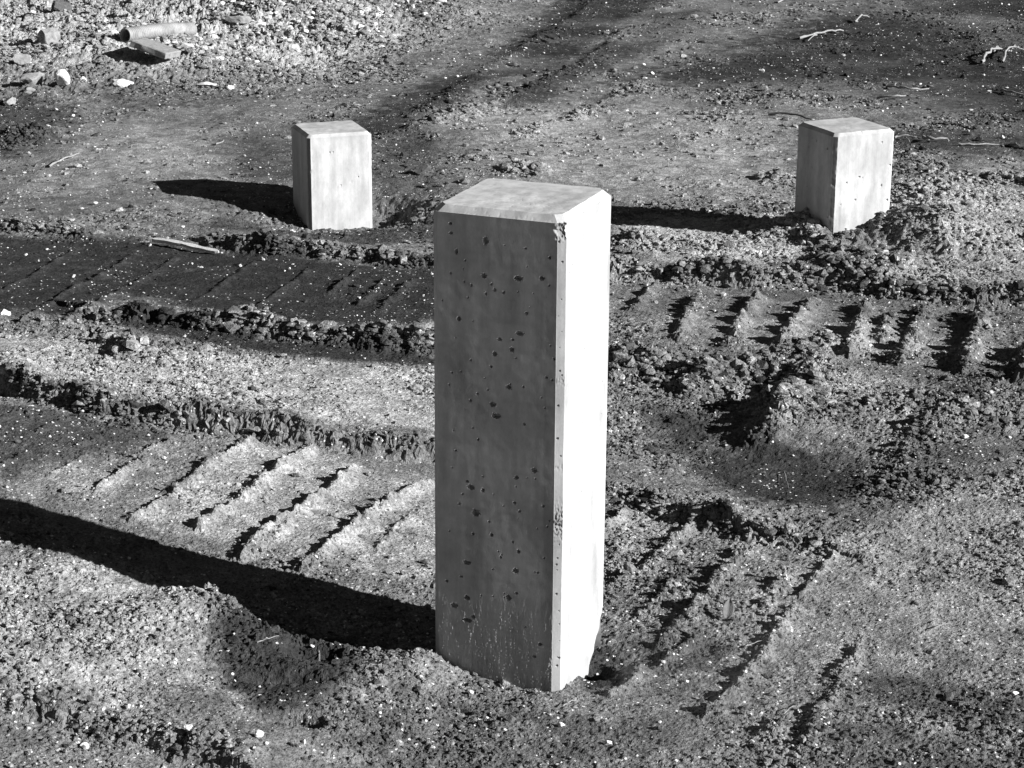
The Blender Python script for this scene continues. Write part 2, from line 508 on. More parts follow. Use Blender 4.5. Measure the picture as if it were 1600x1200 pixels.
def mixv(nt, f, a, b):
    n = N(nt, 'ShaderNodeMix', data_type='FLOAT')
    for i, v in zip((0, 2, 3), (f, a, b)):
        if isinstance(v, (int, float)):
            n.inputs[i].default_value = v
        else:
            nt.links.new(v, n.inputs[i])
    return n.outputs[0]


def bump(nt, b, h, strength, dist):
    n = N(nt, 'ShaderNodeBump')
    n.inputs['Strength'].default_value = strength
    n.inputs['Distance'].default_value = dist
    nt.links.new(h, n.inputs['Height'])
    nt.links.new(n.outputs[0], b.inputs['Normal'])


def soil_material():
    m, nt, b = new_mat("soil")
    g = N(nt, 'ShaderNodeNewGeometry').outputs['Position']
    at = N(nt, 'ShaderNodeAttribute', attribute_name='tone').outputs['Fac']
    n1 = noise(nt, g, 2.5, 5)
    n2 = noise(nt, g, 40, 6, .65)
    wet_shade_f = N(nt, 'ShaderNodeMath', operation='MULTIPLY', use_clamp=True)  # covers moist soil and the shade painted as soil colour
    nt.links.new(at, wet_shade_f.inputs[0]); wet_shade_f.inputs[1].default_value = -1.0
    palef = N(nt, 'ShaderNodeMath', operation='MULTIPLY', use_clamp=True)
    nt.links.new(at, palef.inputs[0]); palef.inputs[1].default_value = 1.0
    dry = math_n(nt, 'ADD', ramp(nt, n1, [(.3, .085), (.7, .135)]), ramp(nt, n2, [(.3, 0.0), (.75, .075)]))
    dry = math_n(nt, 'ADD', dry, math_n(nt, 'MULTIPLY', palef.outputs[0], ramp(nt, n2, [(.25, .06), (.7, .21)])))
    n3 = noise(nt, g, 170, 3, .7)
    dry = math_n(nt, 'MULTIPLY', dry, ramp(nt, n3, [(.33, .42), (.5, 1.0), (.66, 1.35)]))
    wet_shade = math_n(nt, 'MULTIPLY', ramp(nt, n2, [(.3, .020), (.7, .042)]), ramp(nt, n3, [(.33, .6), (.6, 1.15)]))
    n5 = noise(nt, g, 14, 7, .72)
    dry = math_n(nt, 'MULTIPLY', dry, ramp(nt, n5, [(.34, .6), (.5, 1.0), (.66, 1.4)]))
    wet_shade = math_n(nt, 'MULTIPLY', wet_shade, ramp(nt, n5, [(.34, .7), (.66, 1.35)]))
    base = mixv(nt, wet_shade_f.outputs[0], dry, wet_shade)
    # pale mineral grains
    v = N(nt, 'ShaderNodeTexVoronoi')
    v.inputs['Scale'].default_value = 150
    nt.links.new(g, v.inputs['Vector'])
    sepc = N(nt, 'ShaderNodeSeparateColor')
    nt.links.new(v.outputs['Color'], sepc.inputs[0])
    pick = math_n(nt, 'GREATER_THAN', sepc.outputs[0], .94)
    core = math_n(nt, 'LESS_THAN', v.outputs['Distance'], .42)
    core = math_n(nt, 'MULTIPLY', core, math_n(nt, 'GREATER_THAN', noise(nt, g, 7, 4, .6), .5))
    grain = math_n(nt, 'MULTIPLY', pick, core)
    base = mixv(nt, grain, base, .62)
    cc = N(nt, 'ShaderNodeCombineColor')
    for i in range(3):
        nt.links.new(base, cc.inputs[i])
    nt.links.new(cc.outputs[0], b.inputs['Base Color'])
    b.inputs['Roughness'].default_value = .95
    b.inputs['Specular IOR Level'].default_value = .1
    h = math_n(nt, 'ADD', n3, math_n(nt, 'MULTIPLY', n2, .8))
    bump(nt, b, h, .9, .0055)
    return m


def stone_material(name, lo, hi, scale=60):
    m, nt, b = new_mat(name)
    g = N(nt, 'ShaderNodeNewGeometry').outputs['Position']
    n1 = noise(nt, g, scale, 5, .6)
    nt.links.new(ramp(nt, n1, [(.3, lo), (.7, hi)]), b.inputs['Base Color'])
    b.inputs['Roughness'].default_value = .9
    bump(nt, b, noise(nt, g, scale * 5, 3), .5, .003)
    return m


def concrete_material(name, lo=.37, hi=.50):
    m, nt, b = new_mat(name)
    t = N(nt, 'ShaderNodeTexCoord').outputs['Object']
    mp = N(nt, 'ShaderNodeMapping')
    mp.inputs['Scale'].default_value = (1, 1, .55)
    nt.links.new(t, mp.inputs[0])
    c = mp.outputs[0]
    n1 = noise(nt, c, 9, 6, .6)
    n2 = noise(nt, c, 55, 5, .65)
    n3 = noise(nt, c, 420, 2, .6)
    mp2 = N(nt, 'ShaderNodeMapping')
    mp2.inputs['Scale'].default_value = (30, 30, 2.2)     # faint runs down the faces
    nt.links.new(t, mp2.inputs[0])
    n4 = noise(nt, mp2.outputs[0], 1.0, 4, .6)
    v = ramp(nt, n1, [(.36, lo), (.60, hi)])
    v = math_n(nt, 'MULTIPLY', v, ramp(nt, n2, [(.25, .86), (.6, 1.03)]))
    v = math_n(nt, 'MULTIPLY', v, ramp(nt, n3, [(.3, .93), (.6, 1.02)]))
    v = math_n(nt, 'MULTIPLY', v, ramp(nt, n4, [(.35, .80), (.6, 1.02)]))
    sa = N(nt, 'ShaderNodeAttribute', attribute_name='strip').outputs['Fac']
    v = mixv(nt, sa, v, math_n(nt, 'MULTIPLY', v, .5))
    nt.links.new(v, b.inputs['Base Color'])
    b.inputs['Roughness'].default_value = .85
    h = math_n(nt, 'ADD', n3, math_n(nt, 'MULTIPLY', n2, .7))
    bump(nt, b, h, .12, .001)
    return m


M_SOIL = soil_material()
M_CONC = concrete_material("cast_concrete")
M_PALE = stone_material("pale_stone", .42, .68)
M_GREY = stone_material("grey_stone", .16, .30)
M_CLOD = stone_material("dry_clod", .10, .28, 90)
M_DARK = stone_material("dark_stone", .05, .11, 90)
M_WOOD = stone_material("weathered_wood", .38, .62, 120)
M_TWIG = stone_material("bleached_twig", .14, .36, 150)
M_BARK = stone_material("dark_twig", .04, .08, 150)
M_PIPE = stone_material("pale_plastic", .20, .38, 22)
M_LEAF = stone_material("dry_leaf", .10, .17, 70)


def tag(o, label=None, cat=None, group=None, kind=None):
    if label: o['label'] = label
    if cat: o['category'] = cat
    if group: o['group'] = group
    if kind: o['kind'] = kind
    return o


def mesh_np(name, V, F, mat, smooth=False):
    """mesh object from arrays; F is (n,3) or (n,4)"""
    me = bpy.data.meshes.new(name)
    V = np.asarray(V, np.float32); F = np.asarray(F, np.int32)
    k = F.shape[1]
    me.vertices.add(len(V)); me.vertices.foreach_set('co', V.ravel())
    me.loops.add(F.size); me.loops.foreach_set('vertex_index', F.ravel())
    me.polygons.add(len(F))
    me.polygons.foreach_set('loop_start', np.arange(0, F.size, k, dtype=np.int32))
    me.polygons.foreach_set('loop_total', np.full(len(F), k, np.int32))
    me.polygons.foreach_set('use_smooth', np.full(len(F), smooth, bool))
    me.update(calc_edges=True)
    me.materials.append(mat)
    o = bpy.data.objects.new(name, me)
    COL.objects.link(o)
    return o


# ------------------------------------------------------------------ ground
def build_ground():
    nu, ya, yb = 1180, 2.75, 17.5
    ny = 2150
    u = np.linspace(-.37, .37, nu)
    y = ya * np.exp(np.linspace(0, math.log(yb / ya), ny))
    U, Y = np.meshgrid(u, y)
    X = (U * (Y + .35)).ravel(); Y = Y.ravel()
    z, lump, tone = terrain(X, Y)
    # overhangs and crumbling faces: the skin also moves sideways
    k = .0075 * np.clip(lump - .35, 0, 1)
    dx = k * (perlin(X * 38 + z * 45, Y * 38 - z * 60, 81) + .6 * perlin(X * 95 - z * 80, Y * 95 + z * 140, 82))
    dy = k * (perlin(X * 38 - z * 55, Y * 38 + z * 70, 83) + .6 * perlin(X * 95 + z * 120, Y * 95 - z * 90, 84))
    z2 = z + .5 * k * perlin(X * 60 + z * 90, Y * 60 + z * 50, 85)
    V = np.c_[X + dx, Y + dy, z2]
    idx = np.arange(nu * ny).reshape(ny, nu)
    F = np.c_[idx[:-1, :-1].ravel(), idx[:-1, 1:].ravel(), idx[1:, 1:].ravel(), idx[1:, :-1].ravel()]
    # the land beyond the detailed part: rings out to the horizon
    loop = np.concatenate([idx[0, :], idx[1:, -1], idx[-1, -2::-1], idx[-2:0:-1, 0]])
    base = V[loop]
    cx, cy = 0, 9.0
    allV = [V]; allF = [F]; allD = [tone]
    prev = loop
    for k in (1.25, 2.2, 8, 80, 200):
        nx = cx + (base[:, 0] - cx) * k
        nyy = cy + (base[:, 1] - cy) * k
        nz = zbase(np.clip(nx, -3, 3), np.clip(nyy, -30, 30)) + .02 * perlin(nx * .8, nyy * .8, 5)
        st = sum(len(a) for a in allV)
        cur = np.arange(len(loop)) + st
        allV.append(np.c_[nx, nyy, nz])
        allD.append(np.zeros(len(loop), np.float32))
        a, b2 = prev, cur
        allF.append(np.c_[a, b2, np.roll(b2, -1), np.roll(a, -1)])
        prev = cur
    o = mesh_np("ground", np.vstack(allV), np.vstack(allF), M_SOIL, False)
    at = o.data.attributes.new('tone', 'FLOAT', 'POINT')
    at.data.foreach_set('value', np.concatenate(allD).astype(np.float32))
    tag(o, kind='structure')
    return o


build_ground()


def gz(x, y, micro=True):
    return float(terrain(np.array([x]), np.array([y]), micro)[0][0])


# ------------------------------------------------------------------ concrete posts
def post_mesh(name, height_above, below, du_fine, dz, fine_faces, disp=None, seed=1, stain=None):
    """square concrete post with chamfered edges; origin on the axis at ground level.
    faces: 0 = -y, 1 = +x, 2 = +y, 3 = -x (local); disp(face, u, z, ...) gives the depth of pits and chips"""
    h = SIDE / 2; i = h - CH
    pts = []   # x, y, nx, ny, face, u(-i..i)
    dirs = [((0, -1), (1, 0)), ((1, 0), (0, 1)), ((0, 1), (-1, 0)), ((-1, 0), (0, -1))]
    for f, (n, t) in enumerate(dirs):
        k = int(2 * i / (du_fine if f in fine_faces else .012)) + 1
        for a in np.linspace(-i, i, k):
            pts.append((n[0] * h + t[0] * a, n[1] * h + t[1] * a, n[0], n[1], f, a))
        n2, t2 = dirs[(f + 1) % 4]
        kc = max(2, int(CH * 1.4 / du_fine)) if f in (0, 3) else 2
        for q in np.linspace(0, 1, kc + 1)[1:-1]:
            p0 = np.array(n) * h + np.array(t) * i
            p1 = np.array(n2) * h - np.array(t2) * i
            p = p0 + (p1 - p0) * q
            nn = (np.array(n) + np.array(n2)) / math.sqrt(2)
            pts.append((p[0], p[1], nn[0], nn[1], f + .5, (q - .5) * CH * 1.414))
    P = np.array(pts)
    m = len(P)
    rows = []
    zt = height_above
    zs = np.concatenate([[-below], np.arange(-.06, zt - CH, dz), [zt - CH]])
    for z in zs:
        rows.append((z, 0.0, False))
    nc = max(3, int(CH * 1.414 / dz))
    for q in np.linspace(0, 1, nc + 1)[1:]:
        rows.append((zt - CH + q * CH, q * CH, False))
    V = []
    for z, ins, top in rows:
        sc = 1 - ins / h
        X = P[:, 0] * sc; Y = P[:, 1] * sc
        V.append(np.c_[X, Y, np.full(m, z)])
    ntop = 60 if du_fine < .003 else 12
    for q in np.linspace(1, 0, ntop + 1)[1:-1]:
        sc = (1 - CH / h) * q
        V.append(np.c_[P[:, 0] * sc, P[:, 1] * sc, np.full(m, zt)])
    nr = len(V)
    V = np.array(V)            # rows, m, 3
    nside = len(zs)
    D = np.zeros((nr, m))
    if disp is not None:
        D[:nside + nc] = disp(P[None, :, 4] * np.ones((nside + nc, 1)), P[None, :, 5] * np.ones((nside + nc, 1)), V[:nside + nc, :, 2], V[:nside + nc])
    # slight unevenness of cast faces
    S = np.cumsum(np.r_[0, np.hypot(np.diff(P[:, 0]), np.diff(P[:, 1]))])
    SS = np.broadcast_to(S, (nr, m)); ZZ = V[:, :, 2]
    D += .0005 * perlin(SS * 7, ZZ * 7, seed) + .00008 * perlin(SS * 60, ZZ * 60, seed + 1)
    edge = np.broadcast_to((P[:, 4] % 1 == .5), (nr, m))
    D = D + .0004 * np.maximum(0, perlin(SS * 90, ZZ * 70, seed + 2)) * edge
    V[:, :, 0] -= P[None, :, 2] * D
    V[:, :, 1] -= P[None, :, 3] * D
    # top rows: unevenness in z
    rt = slice(nside, nr)
    V[rt, :, 2] -= .0008 * (perlin(V[rt, :, 0] * 40 + 3, V[rt, :, 1] * 40, seed + 5) + 1) + .0008 * np.maximum(0, perlin(V[rt, :, 0] * 160, V[rt, :, 1] * 160, seed + 6) - .3)
    idx = np.arange(nr * m).reshape(nr, m)
    a = idx[:-1]; b = idx[1:]
    F = np.c_[a.ravel(), np.roll(a, -1, 1).ravel(), np.roll(b, -1, 1).ravel(), b.ravel()]
    VV = np.vstack([V.reshape(-1, 3), [[0, 0, zt - .0008]]])
    last = idx[-1]
    tri = np.c_[last, np.roll(last, -1), np.full(m, len(VV) - 1), np.full(m, len(VV) - 1)]
    me = bpy.data.meshes.new(name)
    me.vertices.add(len(VV)); me.vertices.foreach_set('co', VV.astype(np.float32).ravel())
    lv = np.r_[F.ravel(), tri[:, :3].ravel()].astype(np.int32)
    me.loops.add(len(lv)); me.loops.foreach_set('vertex_index', lv)
    tot = np.r_[np.full(len(F), 4), np.full(m, 3)].astype(np.int32)
    me.polygons.add(len(tot))
    me.polygons.foreach_set('loop_start', (np.cumsum(tot) - tot).astype(np.int32))
    me.polygons.foreach_set('loop_total', tot)
    me.update(calc_edges=True)
    me.materials.append(M_CONC)
    st = me.attributes.new('strip', 'FLOAT', 'POINT')     # darkening: front chamfer, plus any face stains
    sv = np.zeros((nr, m)); sv[:nside] = (P[None, :, 4] == .5)
    if stain is not None:
        sv[:nside] = np.maximum(sv[:nside], stain(P[None, :, 4], P[None, :, 5], V[:nside, :, 2]))
    st.data.foreach_set('value', np.r_[sv.ravel(), 0].astype(np.float32))
    me.polygons.foreach_set('use_smooth', np.ones(len(me.polygons), bool))
    me.set_sharp_from_angle(angle=math.radians(28))
    o = bpy.data.objects.new(name, me)
    COL.objects.link(o)
    return o


PITS = [(759, 376, 4.5, 1.5), (756, 431, 3.6, .8), (810, 435, 4.6, .6), (847, 435, 3, .7), (713, 393, 2.8, 1.8), (705, 364, 2, 1), (704, 349, 2.2, .8),
        (859, 403, 2, 1), (821, 388, 1.6, 1), (773, 453, 2, 1.3), (787, 457, 2, 1), (759, 459, 1.8, 1.2), (737, 446, 1.7, 1.4), (727, 407, 1.3, 1), (704, 427, 1.5, 1), (768, 444, 1.6, 1.2),
        (691, 469, 1.3, 1), (731, 465, 1.3, 1), (717, 498, 3, 1), (812, 521, 4, .55), (780, 530, 2.4, 1), (801, 531, 2, 1), (800, 546, 3.4, 1), (773, 553, 3.4, .9),
        (823, 490, 2.1, .8), (736, 563, 1.5, 1), (767, 573, 1.8, .8), (720, 581, 1.4, 1), (706, 582, 1.4, 1), (702, 601, 1.4, 1), (795, 605, 3.4, .8), (818, 605, 1.5, 1),
        (735, 626, 1.7, 1), (746, 615, 1.6, 1), (770, 632, 4.2, .7), (775, 650, 5, .6), (819, 663, 1.8, 1), (747, 687, 1.8, 1), (712, 704, 1.6, 1), (835, 735, 4, .8), (807, 746, 2.9, .9),
        (730, 752, 2.2, 1), (736, 761, 4.3, .7), (755, 766, 2.6, 1.2), (804, 786, 2, 1), (812, 799, 1.8, 1), (718, 787, 1.8, 1.3), (723, 772, 1.5, 1), (744, 801, 5.2, .9), (849, 791, 1.9, 1),
        (764, 815, 1.7, 1), (739, 834, 1.8, 1), (768, 836, 2.7, 1), (810, 862, 2.7, 1), (801, 847, 1.7, 1), (782, 871, 1.8, .8), (730, 879, 4.2, .55), (806, 892, 4, .9), (698, 908, 2.1, .8),
        (721, 901, 1.8, .7), (730, 934, 4, .8), (710, 946, 4.4, .7), (795, 934, 3.8, 1), (807, 927, 2, 1), (740, 964, 3, 1.1), (730, 969, 4.5, .4), (844, 1007, 2.6, .7), (835, 1026, 2.2, .6), (840, 895, 1.7, .8),
        (854, 590, 1.7, 1), (863, 594, 1.5, 1), (866, 561, 2, 1)]


def near_disp():
    x0, y0, zt, yaw = POST['near']
    R = np.array(Matrix.Rotation(yaw, 3, 'Z'))
    nA = R @ np.array([0, -1, 0.]); tA = R @ np.array([1, 0, 0.])
    pA = np.array([x0, y0, 0]) + nA * SIDE / 2
    pits = []
    for px, py, r, asp in PITS:
        w = on_plane(px, py, pA, nA)
        pits.append((float(np.dot(w - pA, tA)), float(w[2]), r * .00107, asp))
    rr = np.random.default_rng(3)
    for k in range(45):     # the many tiny bug holes
        pits.append((rr.uniform(-.11, .11), rr.uniform(.1, .9), rr.uniform(.0009, .0014), 1))
    pb = [(rr.uniform(-.1, .11), rr.uniform(.05, .92), rr.uniform(.0007, .0018)) for _ in range(60)]
    pc = [(rr.uniform(-.006, .006), rr.uniform(.03, .9), rr.uniform(.001, .0026)) for _ in range(26)]

    def disp(face, u, z, V):
        D = np.zeros(u.shape)
        fA = face == 0; fB = face == 1; fC = face == .5
        wob = perlin(u * 420, z * 420, 71) * .42
        cols = np.nonzero(fA[0])[0]
        for pu, pz, r, asp in pits:
            r1 = r * 1.15
            rws = np.nonzero(np.abs(z[:, 0] - pz) < 3 * r1 * max(1, asp))[0]
            cc = cols[np.abs(u[0, cols] - pu) < 3 * r1 / min(1, asp)]
            if not len(rws) or not len(cc): continue
            sl = np.ix_(rws, cc)
            q = np.hypot((u[sl] - pu) * asp ** .5, (z[sl] - pz) / asp ** .5) / r1 * (1 + wob[sl])
            dep = min(2.4 * r1 + .001, .009)
            D[sl] = np.maximum(D[sl], dep * (1 - sstep(.72, 1.06, q)))
        colsB = np.nonzero(fB[0])[0]
        for pu, pz, r in pb:
            rws = np.nonzero(np.abs(z[:, 0] - pz) < 3 * r)[0]
            cc = colsB[np.abs(u[0, colsB] - pu) < 3 * r]
            if not len(rws) or not len(cc): continue
            sl = np.ix_(rws, cc)
            q = np.hypot(u[sl] - pu, z[sl] - pz) / r
            D[sl] = np.maximum(D[sl], 1.5 * r * (1 - sstep(.5, 1.1, q)))
        colsC = np.nonzero(fC[0])[0]
        for pu, pz, r in pc:
            rws = np.nonzero(np.abs(z[:, 0] - pz) < 3 * r)[0]
            sl = np.ix_(rws, colsC)
            q = np.hypot(u[sl] - pu, z[sl] - pz) / r
            D[sl] = np.maximum(D[sl], 1.8 * r * (1 - sstep(.5, 1.1, q)))
        # rough, runny surface near the foot of the shaded face
        foot = 1 - sstep(.06, .19, z + .03 * perlin(u * 30, z * 6, 74))
        run = perlin(u * 150, z * 26, 72) + .6 * perlin(u * 300, z * 70, 73)
        D += fA * foot * (.0014 * np.maximum(run, -.2) + .0006 * perlin(u * 420, z * 300, 75))
        # broken corner at the head of the front edge, nicks along it
        zt_ = POST['near'][2]
        hx = SIDE / 2
        cpos = np.array([hx - CH * .3, -hx + CH * .3, zt_ - .026])
        dist = np.sqrt((V[..., 0] - cpos[0]) ** 2 + (V[..., 1] - cpos[1]) ** 2 + ((V[..., 2] - cpos[2]) * .8) ** 2)
        rag = perlin(V[..., 0] * 170 + V[..., 1] * 170, V[..., 2] * 170, 77)
        D += .007 * (1 - sstep(.004, .016, dist + .006 * rag)) * (1 + .5 * rag)
        for zz, hh, dd in ((.335, .03, .004), (.60, .008, .002), (.44, .006, .0015)):
            D += dd * fC * np.exp(-((z - zz) / hh) ** 2) * np.clip(.4 + perlin(u * 300, z * 160, 78), 0, 1)
        # spalled lower far corner of the sunlit face
        cut = (u - .112) * .82 + (.075 - z) * .60 + .006 * perlin(u * 60, z * 60, 79)
        D += np.where(fB | (face == 1.5), np.clip(cut, 0, .06) * 1.1, 0)
        return D
    return disp


def place_post(o, key):
    x, y, zt, yaw = POST[key]
    o.location = (x, y, 0)
    o.rotation_euler = (0, 0, yaw)
    return o


def far_disp(seed, band):
    rr = np.random.default_rng(seed)
    pt = [(rr.choice([0, 1]), rr.uniform(-.11, .11), rr.uniform(-.3, .4), rr.uniform(.002, .004)) for _ in range(26)]

    def disp(face, u, z, V):
        D = np.zeros(u.shape)
        for f, pu, pz, r in pt:
            q = np.hypot(u - pu, z - (V[-1, 0, 2] - .2 + pz * .5)) / r
            D = np.maximum(D, np.where(face == f, 1.6 * r * (1 - sstep(.4, 1.2, q)), 0))
        edge = np.exp(-((np.abs(u) - .113) / .006) ** 2)
        D += .0022 * edge * np.maximum(0, perlin(u * 90, z * 60, seed)) + .004 * np.maximum(0, perlin(V[..., 0] * 25 + 9, V[..., 2] * 25 + V[..., 1] * 25, seed + 4) - .35) * (edge + (face % 1 == .5))
        if band is not None:
            D += .003 * (face == 1) * np.exp(-((z - band - .04 * u) / .005) ** 2)
        return D
    return disp


def near_stain(face, u, z):
    """darker strip along the shaded face's front edge, faint form lines, a dampened foot"""
    e = .092 + .004 * perlin(z * 9 + 0 * u, z * 0 + u * 0 + 4.2, 91)
    s = .26 * sstep(-.0015, .0015, u - e) * (face == 0)
    s = s + .22 * np.clip(perlin(u * 5 + 2, z * 75, 92) - .05, 0, 1) * (face == 0)
    s = s + .22 * np.clip(perlin(u * 16 + 7, z * 12, 93), 0, 1) * (face == 0)
    s = s + .75 * np.clip(perlin(u * 24 + 3, z * 5, 94) - .05, 0, 1) * (face == 1)
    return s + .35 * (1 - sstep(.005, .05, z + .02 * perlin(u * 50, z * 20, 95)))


def left_stain(face, u, z):
    s = .30 * np.exp(-((z + .165 - .05 * u) / .006) ** 2) * (face == 1)
    s = s + .3 * np.exp(-((u + .01) / .003) ** 2) * (np.abs(z + .09) < .035) * (face == 1)
    s = s + .45 * np.clip(perlin(u * 20 + 3, z * 9, 96) - .15, 0, 1) * (face == 1)
    return s + .3 * np.exp(-((u + .1) / .02) ** 2) * np.clip(perlin(u * 60, z * 14, 97) + .3, 0, 1) * (face == 1)


def right_stain(face, u, z):
    s = .45 * np.clip(perlin(u * 22 + 3, z * 8, 98) - .1, 0, 1) * (face == 1)
    s = s + .4 * np.exp(-((u + .1) / .018) ** 2) * np.clip(perlin(u * 60, z * 14, 99) + .3, 0, 1) * (face == 1)
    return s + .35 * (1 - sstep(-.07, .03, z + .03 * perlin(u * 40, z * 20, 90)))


GROUP_POST = "square concrete posts standing in the dirt"
p = place_post(post_mesh("concrete_post", POST['near'][2], .3, .0011, .0013, (0, 1), near_disp(), 11, near_stain), 'near')
tag(p, "tall near concrete post with pitted shaded face and chipped top corner", "post", GROUP_POST)
p = place_post(post_mesh("concrete_post", POST['back_left'][2], .5, .004, .004, (0, 1), far_disp(5, -.165), 12, left_stain), 'back_left')
tag(p, "short concrete post set in a hollow, near the wooden lath", "post", GROUP_POST)
p = place_post(post_mesh("concrete_post", POST['back_right'][2], .5, .004, .004, (0, 1), far_disp(6, None), 13, right_stain), 'back_right')
tag(p, "short concrete post between heaped mounds of loose soil", "post", GROUP_POST)

# ------------------------------------------------------------------ stones, clods
_t = (1 + 5 ** .5) / 2
ICO_V = np.array([(-1, _t, 0), (1, _t, 0), (-1, -_t, 0), (1, -_t, 0), (0, -1, _t), (0, 1, _t), (0, -1, -_t), (0, 1, -_t), (_t, 0, -1), (_t, 0, 1), (-_t, 0, -1), (-_t, 0, 1)], float)
ICO_V /= np.linalg.norm(ICO_V[0])
ICO_F = np.array([(0, 11, 5), (0, 5, 1), (0, 1, 7), (0, 7, 10), (0, 10, 11), (1, 5, 9), (5, 11, 4), (11, 10, 2), (10, 7, 6), (7, 1, 8), (3, 9, 4), (3, 4, 2), (3, 2, 6), (3, 6, 8), (3, 8, 9), (4, 9, 5), (2, 4, 11), (6, 2, 10), (8, 6, 7), (9, 8, 1)])


def subdiv(V, F):
    V = V.tolist(); cache = {}; out = []

    def mid(a, b):
        k = (min(a, b), max(a, b))
        if k not in cache:
            p = np.array(V[a]) + np.array(V[b])
            V.append((p / np.linalg.norm(p)).tolist()); cache[k] = len(V) - 1
        return cache[k]
    for a, b, c in F:
        ab, bc, ca = mid(a, b), mid(b, c), mid(c, a)
        out += [(a, ab, ca), (b, bc, ab), (c, ca, bc), (ab, bc, ca)]
    return np.array(V), np.array(out)


S1 = subdiv(ICO_V, ICO_F)
S2 = subdiv(*S1)
S3 = subdiv(*S2)


def rock_shape(size, seed, cuts=7, rough=.12, lvl=S2):
    """angular stone: a ball cut flat by random planes, then roughened"""
    r = np.random.default_rng(seed)
    V = lvl[0].copy()
    for _ in range(cuts):
        n = r.normal(size=3); n /= np.linalg.norm(n)
        d = r.uniform(.35, .75)
        k = V @ n
        V -= np.maximum(k - d, 0)[:, None] * n
    V += V * (rough * perlin(V[:, 0] * 2.3 + seed, V[:, 1] * 2.3 + V[:, 2] * 1.9, seed)[:, None] + rough * .5 * perlin(V[:, 0] * 6 + seed, V[:, 1] * 6 + V[:, 2] * 5, seed + 3)[:, None])
    V /= np.abs(V).max(0)
    return V * np.array(size) * .5, lvl[1]


def rock(name, px, py, size, seed, mat, label, cat, rot=None, sink=.3, group=None, cuts=7, rough=.12, lvl=S2):
    V, F = rock_shape(size, seed, cuts, rough, lvl)
    o = mesh_np(name, V, F, mat, False)
    x, y = G(px, py)
    for _ in range(3):       # settle on the real ground under that spot
        z = gz(x, y, False)
        d = ray(px, py)
        t = (z - CAM_H) / d[2]
        x, y = d[0] * t, d[1] * t
    o.location = (x, y, gz(x, y) + size[2] * (.5 - sink))
    o.rotation_euler = rot or (0, 0, (seed * 1.7) % 6.28)
    tag(o, label, cat, group)
    return o


